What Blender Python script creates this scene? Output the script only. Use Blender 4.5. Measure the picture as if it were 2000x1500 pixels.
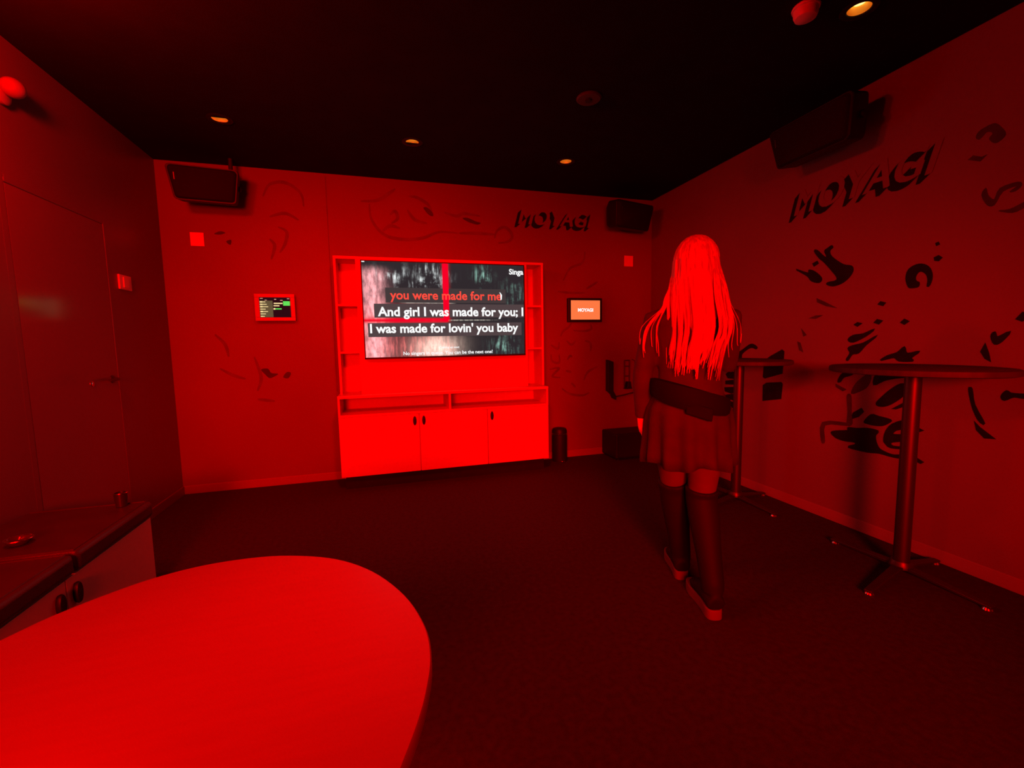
import bpy, bmesh, math, random
from mathutils import Vector, Matrix, Euler
random.seed(7)
for o in list(bpy.data.objects): bpy.data.objects.remove(o)
scn = bpy.context.scene
C = scn.collection
PI = math.pi

# ------------------------------------------------------------------ camera
f_px, yaw, pitch, roll = 857.6, 0.2838, -0.0943, -0.0184
XR, XL, YB, YF, HC = 2.896, -1.698, 4.329, -2.3, 2.765
cyw, syw, cp, sp = math.cos(yaw), math.sin(yaw), math.cos(pitch), math.sin(pitch)
fw = Vector((syw*cp, cyw*cp, sp)); rt = Vector((cyw, -syw, 0)); up = rt.cross(fw)
r_ = rt*math.cos(roll) + up*math.sin(roll); u_ = -rt*math.sin(roll) + up*math.cos(roll)
cam_d = bpy.data.cameras.new('camera'); cam = bpy.data.objects.new('camera', cam_d); C.objects.link(cam)
cam_d.sensor_fit = 'HORIZONTAL'; cam_d.sensor_width = 36.0; cam_d.lens = 36.0*f_px/2000.0; cam_d.clip_start = 0.02
M = Matrix((r_, u_, -fw)).transposed().to_4x4(); M.translation = Vector((0, 0, 1.25)); cam.matrix_world = M
scn.camera = cam

# ------------------------------------------------------------------ world, exposure
w = bpy.data.worlds.new('world'); scn.world = w; w.use_nodes = True
w.node_tree.nodes['Background'].inputs[0].default_value = (0, 0, 0, 1)
vs = scn.view_settings
vs.view_transform = 'Standard'; vs.look = 'None'; vs.exposure = 0.0; vs.gamma = 1.0; vs.use_curve_mapping = False

# ------------------------------------------------------------------ red lighting: inferred wash behind the camera, plus added unseen fill lamps
def lamp(name, kind, loc, energy, color, size=None, aim=None, spot=None, blend=0.5):
    d = bpy.data.lights.new(name, kind); d.energy = energy; d.color = color
    if kind == 'AREA': d.shape = 'DISK'; d.size = size
    elif size: d.shadow_soft_size = size
    if kind == 'SPOT': d.spot_size = spot; d.spot_blend = blend
    o = bpy.data.objects.new(name, d); C.objects.link(o); o.location = loc
    if aim: o.rotation_euler = (Vector(aim)-Vector(loc)).to_track_quat('-Z', 'Y').to_euler()
    return o
RED = (1.0, 0.0, 0.0)
lamp('red_rear_wash', 'SPOT', (-0.9, -2.0, 1.50), 1330, RED, 0.38, aim=(0.0, 4.3, 0.55), spot=math.radians(64), blend=1.0)
lamp('red_right_wall_fill', 'SPOT', (0.1, -2.0, 1.50), 1350, RED, 0.38, aim=(2.9, 3.9, 0.3), spot=math.radians(48), blend=1.0)  # added spot without a fixture, lifts the foot of the right wall
lamp('red_left_fill', 'POINT', (-1.38, 1.92, 2.45), 95, RED, 0.08)  # unseen lamp added for the glow on left wall and ceiling
lamp('red_left_ceiling_fill', 'POINT', (-1.2, 1.3, 2.5), 60, RED, 0.1)  # invented point light, brightens the bench and the room's upper left
lamp('red_cabinet_fill', 'SPOT', (0.2, 1.3, 2.70), 380, RED, 0.1, aim=(0.15, 4.3, 0.5), spot=math.radians(80), blend=1.0)  # no known fixture here; added to brighten cabinet and back wall
lamp('red_table_fill', 'SPOT', (0.9, 1.6, 2.6), 340, RED, 0.12, aim=(0.0, 1.0, .74), spot=math.radians(29), blend=1.0)  # added out of view to lighten the foreground table's far end

# ------------------------------------------------------------------ node helper and materials
def mat(name, col, rough=0.6, metal=0.0, spec=0.5, emit=None, estr=0.0, bump=0.0, bscale=40.0, vary=0.0, vscale=6.0, stretch=None, trans=0.0, alpha=1.0):
    m = bpy.data.materials.new(name); m.use_nodes = True
    nt = m.node_tree; b = nt.nodes['Principled BSDF']
    b.inputs['Base Color'].default_value = (*col, 1); b.inputs['Roughness'].default_value = rough
    b.inputs['Metallic'].default_value = metal; b.inputs['Specular IOR Level'].default_value = spec
    if trans: b.inputs['Transmission Weight'].default_value = trans
    if emit:
        b.inputs['Emission Color'].default_value = (*emit, 1); b.inputs['Emission Strength'].default_value = estr
    tc = nt.nodes.new('ShaderNodeTexCoord'); mp = nt.nodes.new('ShaderNodeMapping')
    nt.links.new(tc.outputs['Object'], mp.inputs['Vector'])
    if stretch: mp.inputs['Scale'].default_value = stretch
    if vary > 0:
        n = nt.nodes.new('ShaderNodeTexNoise'); n.inputs['Scale'].default_value = vscale; n.inputs['Detail'].default_value = 5
        nt.links.new(mp.outputs[0], n.inputs['Vector'])
        r = nt.nodes.new('ShaderNodeValToRGB')
        r.color_ramp.elements[0].position = 0.3; r.color_ramp.elements[1].position = 0.7
        r.color_ramp.elements[0].color = (*[c*(1-vary) for c in col], 1); r.color_ramp.elements[1].color = (*[min(1, c*(1+vary)) for c in col], 1)
        nt.links.new(n.outputs[0], r.inputs[0]); nt.links.new(r.outputs[0], b.inputs['Base Color'])
    if bump > 0:
        n2 = nt.nodes.new('ShaderNodeTexNoise'); n2.inputs['Scale'].default_value = bscale; n2.inputs['Detail'].default_value = 4
        nt.links.new(mp.outputs[0], n2.inputs['Vector'])
        bp = nt.nodes.new('ShaderNodeBump'); bp.inputs['Strength'].default_value = bump; bp.inputs['Distance'].default_value = 0.01
        nt.links.new(n2.outputs[0], bp.inputs['Height']); nt.links.new(bp.outputs[0], b.inputs['Normal'])
    return m
def emis(name, col, s=1.0):
    m = bpy.data.materials.new(name); m.use_nodes = True; nt = m.node_tree; nt.nodes.clear()
    e = nt.nodes.new('ShaderNodeEmission'); e.inputs[0].default_value = (*col, 1); e.inputs[1].default_value = s
    o = nt.nodes.new('ShaderNodeOutputMaterial'); nt.links.new(e.outputs[0], o.inputs[0]); return m

m_wall = mat('grey_wall_paint', (.20, .19, .19), .62, bump=.08, bscale=120, vary=.07, vscale=1.3, spec=.25)
m_lwall = mat('satin_dark_wall_paint', (.165, .155, .155), .34, bump=.02, bscale=3, vary=.10, vscale=1.1, spec=.5)
m_gdoor = mat('tinted_glass_door', (.19, .18, .18), .14, spec=.6, bump=.006, bscale=2.5, vary=.08, vscale=.9)
m_ceil = mat('black_ceiling_paint', (.017, .016, .016), .9, bump=.1, bscale=90, vary=.1, spec=.06)
m_floor = mat('dark_carpet', (.045, .043, .043), .95, bump=.25, bscale=220, vary=.18, vscale=40, spec=.1)
m_base = mat('baseboard_paint', (.27, .26, .26), .5, vary=.03)
m_wood = mat('pale_birch_laminate', (.66, .56, .45), .42, vary=.025, vscale=5, stretch=(1.2, 12, 12), spec=.35)
m_woodin = mat('pale_birch_inner', (.50, .42, .34), .5, vary=.06, vscale=5, stretch=(1, 10, 10))
m_table = mat('pale_table_laminate', (.245, .22, .20), .36, vary=.03, vscale=5, stretch=(1.5, 14, 4), spec=.4)
m_dkwood = mat('dark_stained_top', (.06, .05, .045), .6, spec=.25, vary=.2, vscale=6, stretch=(1, 8, 1))
m_black = mat('black_plastic', (.011, .0105, .0105), .5, vary=.15, vscale=20, spec=.3)
m_grille = mat('black_speaker_grille', (.013, .0125, .0125), .8, bump=.3, bscale=400, vary=.2, vscale=200, spec=.2)
m_blackm = mat('black_metal', (.03, .029, .029), .32, metal=.0, vary=.1, vscale=12, spec=.6)
m_steel = mat('brushed_dark_steel', (.10, .095, .095), .45, metal=.85, vary=.08, vscale=20, stretch=(1, 1, .1))
m_chrome = mat('bright_metal', (.7, .7, .7), .2, metal=1.0, vary=.03)
m_plate = mat('white_plastic_plate', (.84, .83, .82), .4, vary=.02, vscale=20)
m_ink = mat('black_wall_ink', (.010, .009, .009), .75, vary=.3, vscale=9, spec=.15)
m_inkd = mat('dull_wall_ink', (.06, .055, .055), .7, vary=.3, vscale=9, spec=.2)
m_face = mat('letter_face_paint', (.205, .19, .19), .6, vary=.06, vscale=6, spec=.25)
m_faint = mat('faded_drawing_line', (.145, .135, .135), .65, vary=.2, vscale=8, spec=.25)
m_vinyl = mat('black_vinyl_upholstery', (.05, .045, .045), .38, bump=.15, bscale=180, vary=.15, vscale=9)
m_glass = mat('clear_glass', (.9, .9, .9), .05, trans=1.0, spec=.5)
m_gold = mat('golden_reflector', (.95, .50, .10), .3, metal=.6, vary=.05)
m_bulb = emis('warm_bulb', (1.0, .58, .16), 2.6)

# ------------------------------------------------------------------ mesh helpers
class MB:
    def __init__(s): s.v = []; s.f = []
    def add(s, vs, fs):
        n = len(s.v); s.v += [tuple(v) for v in vs]; s.f += [tuple(i+n for i in f) for f in fs]; return s
    def box(s, x0, x1, y0, y1, z0, z1):
        return s.add([(x0,y0,z0),(x1,y0,z0),(x1,y1,z0),(x0,y1,z0),(x0,y0,z1),(x1,y0,z1),(x1,y1,z1),(x0,y1,z1)],
                     [(0,3,2,1),(4,5,6,7),(0,1,5,4),(1,2,6,5),(2,3,7,6),(3,0,4,7)])
    def loft(s, rings, cap=True, closed=True):
        n = len(rings[0]); base = len(s.v)
        for r in rings: s.v += [tuple(p) for p in r]
        for k in range(len(rings)-1):
            for i in range(n if closed else n-1):
                j = (i+1) % n
                s.f.append((base+k*n+i, base+k*n+j, base+(k+1)*n+j, base+(k+1)*n+i))
        if cap and closed:
            s.f.append(tuple(base+i for i in reversed(range(n)))); s.f.append(tuple(base+(len(rings)-1)*n+i for i in range(n)))
        return s
    def lathe(s, prof, c=(0,0,0), n=32, axis='z', cap=True):
        rings = []
        for r, h in prof:
            ring = []
            for i in range(n):
                a = 2*PI*i/n; p = (r*math.cos(a), r*math.sin(a), h)
                if axis == 'y': p = (p[0], -p[2], p[1])
                if axis == 'x': p = (p[2], p[0], p[1])
                ring.append((c[0]+p[0], c[1]+p[1], c[2]+p[2]))
            rings.append(ring)
        return s.loft(rings, cap)
    def tube(s, pts, rad, n=10, cap=True):
        pts = [Vector(p) for p in pts]
        if not hasattr(rad, '__len__'): rad = [rad]*len(pts)
        rings = []; prev = None
        for i, p in enumerate(pts):
            t = (pts[min(i+1, len(pts)-1)] - pts[max(i-1, 0)]).normalized()
            if prev is None:
                a = Vector((0,0,1)) if abs(t.z) < .9 else Vector((1,0,0))
                x = t.cross(a).normalized()
            else: x = (prev - t*prev.dot(t)).normalized()
            prev = x; y = t.cross(x)
            rr = rad[i]; rx, ry = rr if hasattr(rr, '__len__') else (rr, rr)
            rings.append([p + x*rx*math.cos(2*PI*k/n) + y*ry*math.sin(2*PI*k/n) for k in range(n)])
        return s.loft(rings, cap)
    def ell(s, c, r, n=20, m=12, rot=None):
        rings = []
        for k in range(m+1):
            ph = -PI/2 + PI*k/m; ph = max(-PI/2+.02, min(PI/2-.02, ph))
            ring = []
            for i in range(n):
                a = 2*PI*i/n; v = Vector((r[0]*math.cos(ph)*math.cos(a), r[1]*math.cos(ph)*math.sin(a), r[2]*math.sin(ph)))
                if rot: v = rot @ v
                ring.append(Vector(c)+v)
            rings.append(ring)
        return s.loft(rings)
    def prism(s, poly, n, d, origin=(0,0,0), ux=(1,0,0), uy=(0,0,1)):
        """closed polygon in the (ux,uy) plane pushed along n by d"""
        ux, uy, n, o = Vector(ux), Vector(uy), Vector(n), Vector(origin)
        a = [o+ux*x+uy*y for x, y in poly]; b = [p+n*d for p in a]
        k = len(a); base = len(s.v); s.v += [tuple(p) for p in a+b]
        s.f.append(tuple(base+i for i in range(k))); s.f.append(tuple(base+k+i for i in reversed(range(k))))
        for i in range(k): s.f.append((base+i, base+(i+1) % k, base+k+(i+1) % k, base+k+i))
        return s
    def build(s, name, m, parent=None, smooth=False, bevel=0.0, seg=2):
        me = bpy.data.meshes.new(name); me.from_pydata(s.v, [], s.f)
        bm = bmesh.new(); bm.from_mesh(me); bmesh.ops.recalc_face_normals(bm, faces=bm.faces); bm.to_mesh(me); bm.free()
        me.materials.append(m)
        o = bpy.data.objects.new(name, me); C.objects.link(o)
        if smooth:
            for p in me.polygons: p.use_smooth = True
            try: me.set_sharp_from_angle(angle=math.radians(40))
            except Exception: pass
        if bevel:
            b = o.modifiers.new('bevel', 'BEVEL'); b.width = bevel; b.segments = seg; b.limit_method = 'ANGLE'
        if parent: o.parent = parent
        return o
def thing(name, label, cat, loc=(0,0,0), rz=0.0, group=None):
    o = bpy.data.objects.new(name, None); C.objects.link(o); o.location = loc; o.rotation_euler = (0,0,rz)
    o.empty_display_size = .1
    return tag(o, label, cat, group)
def tag(o, label, cat, group=None):
    o['label'] = label; o['category'] = cat
    if group: o['group'] = group
    return o
def struct(o): o['kind'] = 'structure'; return o
def copy_tree(o, parent=None):
    c = o.copy(); C.objects.link(c)
    if parent: c.parent = parent
    for ch in list(o.children): copy_tree(ch, c)
    return c
def mesh_from(o, mods_applied=True):
    dg = bpy.context.evaluated_depsgraph_get(); dg.update()
    return bpy.data.meshes.new_from_object(o.evaluated_get(dg))
def bake(o):
    """apply an object's modifiers to its mesh"""
    me = mesh_from(o); o.modifiers.clear(); o.data = me
    for p in me.polygons: p.use_smooth = True
    return o
def text_mesh(txt, width=None, height=None, bold=.0, shear=0.0, space=1.0):
    """flat text as vertex/face lists, lower-left at 0,0, scaled to the width (and height)"""
    cu = bpy.data.curves.new('t', 'FONT'); cu.body = txt; cu.offset = bold; cu.shear = shear; cu.space_character = space
    cu.fill_mode = 'FRONT'; cu.resolution_u = 4
    o = bpy.data.objects.new('t', cu); C.objects.link(o)
    me = mesh_from(o)
    vs = [v.co.copy() for v in me.vertices]; fs = [tuple(p.vertices) for p in me.polygons]
    bpy.data.objects.remove(o); bpy.data.curves.remove(cu)
    x0 = min(v.x for v in vs); x1 = max(v.x for v in vs); y0 = min(v.y for v in vs); y1 = max(v.y for v in vs)
    sx = width/(x1-x0) if width else 1; sy = height/(y1-y0) if height else sx
    # x from the left edge; y kept relative to the baseline unless a height is asked for
    return [((v.x-x0)*sx, (v.y-(y0 if height else 0))*sy) for v in vs], fs
def spline(pts, n=6, closed=True):
    out = []; k = len(pts)
    for i in range(k if closed else k-1):
        p = [Vector(pts[(i+j-1) % k]) if closed else Vector(pts[max(0, min(k-1, i+j-1))]) for j in range(4)]
        for s in range(n):
            t = s/n
            out.append(.5*((2*p[1])+(p[2]-p[0])*t+(2*p[0]-5*p[1]+4*p[2]-p[3])*t*t+(3*p[1]-p[0]-3*p[2]+p[3])*t**3))
    if not closed: out.append(Vector(pts[-1]))
    return out

# ------------------------------------------------------------------ the setting
DL = [(-0.973, 3.486), (0.281, 3.522), (1.553, 3.578), (2.195, 1.645)]   # recessed ceiling lights
struct(MB().box(XL-.1, XR+.1, YF-.1, YB+.1, -.08, 0).build('floor', m_floor))
xs = sorted([XL-.1, XR+.1]+[x+s*.050 for x, y in DL for s in (-1, 1)]); ys = sorted([YF-.1, YB+.1]+[y+s*.050 for x, y in DL for s in (-1, 1)])
cb = MB(); vid = {}
def cv(i, j):
    if (i, j) not in vid: vid[(i, j)] = len(cb.v); cb.v.append((xs[i], ys[j], HC))
    return vid[(i, j)]
for i in range(len(xs)-1):
    for j in range(len(ys)-1):
        mx, my = (xs[i]+xs[i+1])/2, (ys[j]+ys[j+1])/2
        if any(abs(mx-x) < .03 and abs(my-y) < .03 for x, y in DL): continue
        cb.f.append((cv(i, j), cv(i, j+1), cv(i+1, j+1), cv(i+1, j)))
cb.box(XL-.1, XR+.1, YF-.1, YB+.1, HC+.16, HC+.2)
struct(cb.build('ceiling', m_ceil))
struct(MB().box(XL-.1, XR+.1, YB, YB+.1, 0, HC+.18).build('wall_back', m_wall))
struct(MB().box(XR, XR+.1, YF-.1, YB+.1, 0, HC+.18).build('wall_right', m_wall))
struct(MB().box(XL-.1, XR+.1, YF-.1, YF, 0, HC+.18).build('wall_front', m_wall))
# left wall with a door opening
DY0, DY1, DH = 2.74, 3.56, 2.08
lw = MB().box(XL-.1, XL, YF-.1, DY0, 0, HC+.18).box(XL-.1, XL, DY1, YB+.1, 0, HC+.18).box(XL-.1, XL, DY0, DY1, DH, HC+.18)
struct(lw.build('wall_left', m_lwall))
door = struct(MB().box(XL-.06, XL-.0008, DY0+.0235, DY1-.0235, .01, DH-.0235).build('door_1', m_gdoor, bevel=.003))
fr = MB().box(XL-.1, XL+.0005, DY0-.02, DY0+.022, 0, DH+.02).box(XL-.1, XL+.0005, DY1-.022, DY1+.02, 0, DH+.02).box(XL-.1, XL+.0005, DY0+.022, DY1-.022, DH-.022, DH+.02)
fr.build('door_frame', m_lwall, door, bevel=.004)
h = MB().lathe([(.024, 0), (.026, .004), (.024, .008)], (XL-.004, 3.47, 1.06), 20, 'x').tube([(XL-.01, 3.47, 1.06), (XL+.035, 3.47, 1.06), (XL+.04, 3.45, 1.06), (XL+.04, 3.36, 1.06)], .009)
h.build('door_handle', m_blackm, door, True)
MB().lathe([(.016, 0), (.017, .006), (.012, .010)], (XL-.004, 3.26, 1.045), 18, 'x').build('door_lock', m_chrome, door, True)
struct(MB().box(XL, XR, YB-.014, YB, 0, .075).build('baseboard_back', m_base, bevel=.004))
struct(MB().box(XR-.014, XR, YF, YB-.014, 0, .075).build('baseboard_right', m_base, bevel=.004))
struct(MB().box(XL, XL+.014, YF, DY0-.05, 0, .075).box(XL, XL+.014, DY1+.05, YB-.014, 0, .075).build('baseboard_left', m_lwall, bevel=.004))
struct(MB().box(.0-.425, -.417, YB-.003, YB, .83, 2.74).build('trim_1', m_faint))

# ------------------------------------------------------------------ recessed ceiling lights
def downlight():
    t = thing('ceiling_downlight', '', 'ceiling light', group='recessed amber ceiling lights')
    MB().lathe([(.047, .0), (.076, .0), (.077, -.003), (.074, -.005), (.05, -.005), (.047, .0)], n=36, cap=False).build('trim_ring', m_black, t, True)
    MB().lathe([(.049, -.003), (.046, .02), (.036, .045), (.028, .055)], n=32, cap=False).build('reflector', m_gold, t, True)
    MB().lathe([(.004, .052), (.030, .050), (.031, .036), (.026, .028), (.004, .024)], n=24).build('bulb', m_bulb, t, True)
    return t
d0 = downlight()
labs = ['amber recessed ceiling light above the left speaker, leftmost of the row', 'amber recessed ceiling light above the television, middle of the row',
        'amber recessed ceiling light nearest the far right corner, smallest of the row', 'large amber recessed ceiling light beside the pale smoke detector']
for i, (x, y) in enumerate(DL):
    d = d0 if i == 0 else copy_tree(d0)
    d.location = (x, y, HC); d['label'] = labs[i]
sd = thing('smoke_detector', 'white round smoke detector lit red on the black ceiling, cut by the upper edge', 'smoke detector', (1.94, 1.70, HC))
MB().lathe([(.055, 0), (.058, -.006), (.056, -.014)], n=36).build('base', m_plate, sd, True)
MB().lathe([(.050, -.014), (.050, -.035), (.044, -.05), (.026, -.058), (.004, -.060)], n=36).build('cover', m_plate, sd, True)
cd = thing('ceiling_sensor', 'small unlit dark disc on the black ceiling between the amber lights and the smoke detector', 'ceiling fitting', (1.303, 2.638, HC))
MB().lathe([(.075, 0), (.078, -.008), (.07, -.016), (.03, -.018), (.004, -.018)], n=32).build('cover', mat('brown_plastic', (.05, .03, .025), .5, vary=.1), cd, True)
MB().lathe([(.022, -.018), (.022, -.026), (.004, -.028)], n=20).build('lens', m_black, cd, True)

# ------------------------------------------------------------------ loudspeakers
def speaker(label, loc, rz, tilt, wid=.47, hei=.27, dep=.24, arm=None):
    t = thing('wall_speaker', label, 'speaker', loc, rz, 'black loudspeakers under the ceiling')
    w2, h2 = wid/2, hei/2
    def ring(y, k, drop=0.0):
        pts = []
        for sx, sz in ((1, -1), (1, 1), (-1, 1), (-1, -1)):
            cx, cz = sx*(w2*k-.028), sz*(h2-drop-.028)
            if sz < 0: cx *= .86
            a0 = {(1,-1): -90, (1,1): 0, (-1,1): 90, (-1,-1): 180}[(sx, sz)]
            for q in range(5):
                a = math.radians(a0+22.5*q); pts.append((cx+.028*math.cos(a), y, cz+.028*math.sin(a)))
        return pts
    R = Euler((tilt, 0, 0)).to_matrix()
    def rr(r): return [R @ Vector(p) for p in r]
    MB().loft([rr(ring(-dep*.40, .985)), rr(ring(-dep*.38, 1.0)), rr(ring(dep*.15, .96)), rr(ring(dep*.5, .74, .03))]).build('cabinet', m_black, t, True)
    MB().loft([rr(ring(-dep*.40, .95, .008)), rr(ring(-dep*.45, .93, .012)), rr(ring(-dep*.5, .86, .02))]).build('grille', m_grille, t, True)
    lg = MB(); p = [R @ Vector((x, -dep*.5-.0015, z)) for x, z in ((-w2*.78, .012), (-w2*.755, .012), (-w2*.755, .062), (-w2*.78, .062))]
    lg.add(p, [(0, 1, 2, 3)]); lg.build('badge', m_steel, t)
    for s in (-1, 1):
        MB().lathe([(.02, 0), (.022, .012), (.012, .02)], tuple(R @ Vector((s*w2*.90, 0, 0))), 16, 'x').build('bracket_knob', m_black, t, True)
    if arm:
        MB().tube(arm, .016).build('bracket', m_blackm, t, True)
    return t
speaker('black loudspeaker high on the back wall in the left corner', (-1.265, YB-.235, 2.512), math.radians(6), math.radians(9), wid=.47, hei=.25,
        arm=[(.16, .05, .1), (.16, .06, .20), (.16, .06, .25)])
speaker('black loudspeaker in the far right corner beside small wall lettering', (2.455, YB-.235, 2.505), math.radians(14), math.radians(9), wid=.51, hei=.255,
        arm=[(0, .1, 0), (0, .18, 0), (.01, .222, 0)])
speaker('black loudspeaker on the right wall above the large wall lettering', (XR-.20, 2.225, 2.518), math.radians(-90), math.radians(9), wid=.56, hei=.25,
        arm=[(0, .1, 0), (0, .16, 0), (0, .199, 0)])

# ------------------------------------------------------------------ square plates on the walls
def plate(label, loc, rz, wid=.10, hei=.112, rocker=False):
    t = thing('wall_plate', label, 'wall plate', loc, rz, 'white square plates on the walls')
    MB().box(-wid/2, wid/2, -.012, 0, -hei/2, hei/2).build('plate', m_plate, t, bevel=.004)
    if rocker: MB().box(-.034, .034, -.018, -.011, -.036, .036).build('rocker', m_plate, t, bevel=.003)
    else: MB().lathe([(.004, 0), (.012, .0), (.012, .002), (.004, .0025)], (0, -.012, 0), 14, 'y').build('sensor_dot', m_plate, t, True)
    return t
plate('white square plate on the back wall below the left corner speaker', (-1.438, YB, 2.150), 0)
plate('white plate on the back wall right of the orange screen, below the corner speaker', (2.608, YB, 2.107), 0, .107, .115)
plate('white switch plate on the left wall beside the door', (XL, 3.718, 1.71), math.radians(90), .15, .10, True)
ca = thing('wall_sensor', 'pale rounded sensor high on the left wall near the upper left picture edge', 'sensor', (XL, 2.80, 2.47))
m_gp = mat('grey_plastic', (.26, .25, .25), .5, vary=.04)
MB().lathe([(.045, 0), (.045, .02), (.03, .03)], (0, 0, 0), 24, 'x').build('mount', m_gp, ca, True)
MB().ell((.055, 0, .035), (.045, .05, .045)).build('head', m_gp, ca, True)

# ------------------------------------------------------------------ media wall cabinet
mc = thing('media_cabinet', 'pale wooden media wall unit with cupboards below and niches either side of the television', 'cabinet', (0, 0, 0))
BX0, BX1, BF, TF = -.386, 1.507, YB-.40, YB-.27     # base left/right, base front, tower front
TX0, TX1, TIL, TIR = -.372, 1.517, -.195, 1.350       # tower and the inner faces of the niches
MB().box(BX0, BX1, BF+.02, YB-.002, .12, .64).build('cupboard_body', m_woodin, mc, bevel=.002)
MB().box(BX0+.03, BX1-.03, BF+.06, YB-.01, 0, .12).build('plinth', m_black, mc)
b = MB().box(BX0, BX1, BF, YB-.002, .64, .66).box(BX0, BX0+.018, BF, YB-.002, .66, .80).box(BX1-.018, BX1, BF, YB-.002, .66, .80).box(.551, .571, BF, YB-.012, .66, .80).box(BX0+.018, BX1-.018, YB-.012, YB-.002, .66, .80)
b.build('open_shelf', m_wood, mc, bevel=.0015)
MB().box(BX0, BX1, BF-.004, YB-.002, .80, .825).build('counter_top', m_wood, mc, bevel=.003)
for x0, x1, hx, hd in ((BX0, .282, .243, 1), (.286, .902, .322, 1), (.906, BX1, .945, 1)):
    dr = MB().box(x0+.001, x1-.001, BF-.001, BF+.019, .122, .638).build('cupboard_door', m_wood, mc, bevel=.0018)
    MB().lathe([(.003, 0), (.016, .0), (.018, .008), (.016, .014), (.003, .016)], (0, 0, 0), 16, 'y').build('handle', m_black, dr, True)
    hobj = dr.children[0]; hobj.location = (hx, BF-.001, .578); hobj.scale = (.85, 1, 2.3)
MB().box(TIL-.0, TIR, TF, YB-.002, .825, 1.985).build('tv_panel', m_wood, mc, bevel=.002)
MB().box(TX0, TX1, TF-.002, YB-.002, 1.985, 2.008).build('top_board', m_wood, mc, bevel=.002)
for x0, x1 in ((TX0, TX0+.02), (TX1-.02, TX1)):
    MB().box(x0, x1, TF, YB-.002, .825, 1.985).build('side_board', m_wood, mc, bevel=.002)
for x0, x1 in ((TX0+.02, TIL), (TIR, TX1-.02)):
    MB().box(x0, x1, YB-.014, YB-.002, .825, 1.985).build('niche_back', m_wood, mc)
    for z in (1.188, 1.596):
        MB().box(x0, x1, TF+.02, YB-.014, z-.009, z+.009).build('niche_shelf', m_wood, mc, bevel=.001)

# ------------------------------------------------------------------ television
TW, TH = 1.456, .842
tv = thing('television', 'large flat television showing white and red song lyrics', 'television', (.577, 4.0, 1.549))
MB().box(-TW/2, TW/2, .002, .05, -TH/2, TH/2).build('housing', m_black, tv, bevel=.004)
MB().box(-.3, .3, .05, YB-.27-4.0, -.2, .2).build('wall_mount', m_blackm, tv)
bz = MB()
for x0, x1, z0, z1 in ((-TW/2, TW/2, TH/2-.008, TH/2), (-TW/2, TW/2, -TH/2, -TH/2+.014), (-TW/2, -TW/2+.008, -TH/2, TH/2), (TW/2-.008, TW/2, -TH/2, TH/2)):
    bz.box(x0, x1, -.004, .004, z0, z1)
bz.build('bezel', m_black, tv)

class N:                        # tiny expression wrapper for math nodes
    nt = None
    def __init__(s, k): s.k = k
    @staticmethod
    def op(o, *a):
        n = N.nt.nodes.new('ShaderNodeMath'); n.operation = o
        for i, x in enumerate(a):
            if isinstance(x, N): N.nt.links.new(x.k, n.inputs[i])
            else: n.inputs[i].default_value = x
        return N(n.outputs[0])
    def __add__(s, o): return N.op('ADD', s, o)
    __radd__ = __add__
    def __sub__(s, o): return N.op('SUBTRACT', s, o)
    def __rsub__(s, o): return N.op('SUBTRACT', o, s)
    def __mul__(s, o): return N.op('MULTIPLY', s, o)
    __rmul__ = __mul__
def sstep(x, a, b):
    n = N.nt.nodes.new('ShaderNodeMapRange'); n.interpolation_type = 'SMOOTHSTEP'
    N.nt.links.new(x.k, n.inputs[0]); n.inputs[1].default_value = a; n.inputs[2].default_value = b; n.clamp = True
    return N(n.outputs[0])
def band(x, c, s): return N.op('EXPONENT', N.op('MULTIPLY', N.op('POWER', N.op('ABSOLUTE', (x-c)*(1/s)), 2.0), -1.0))
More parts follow.
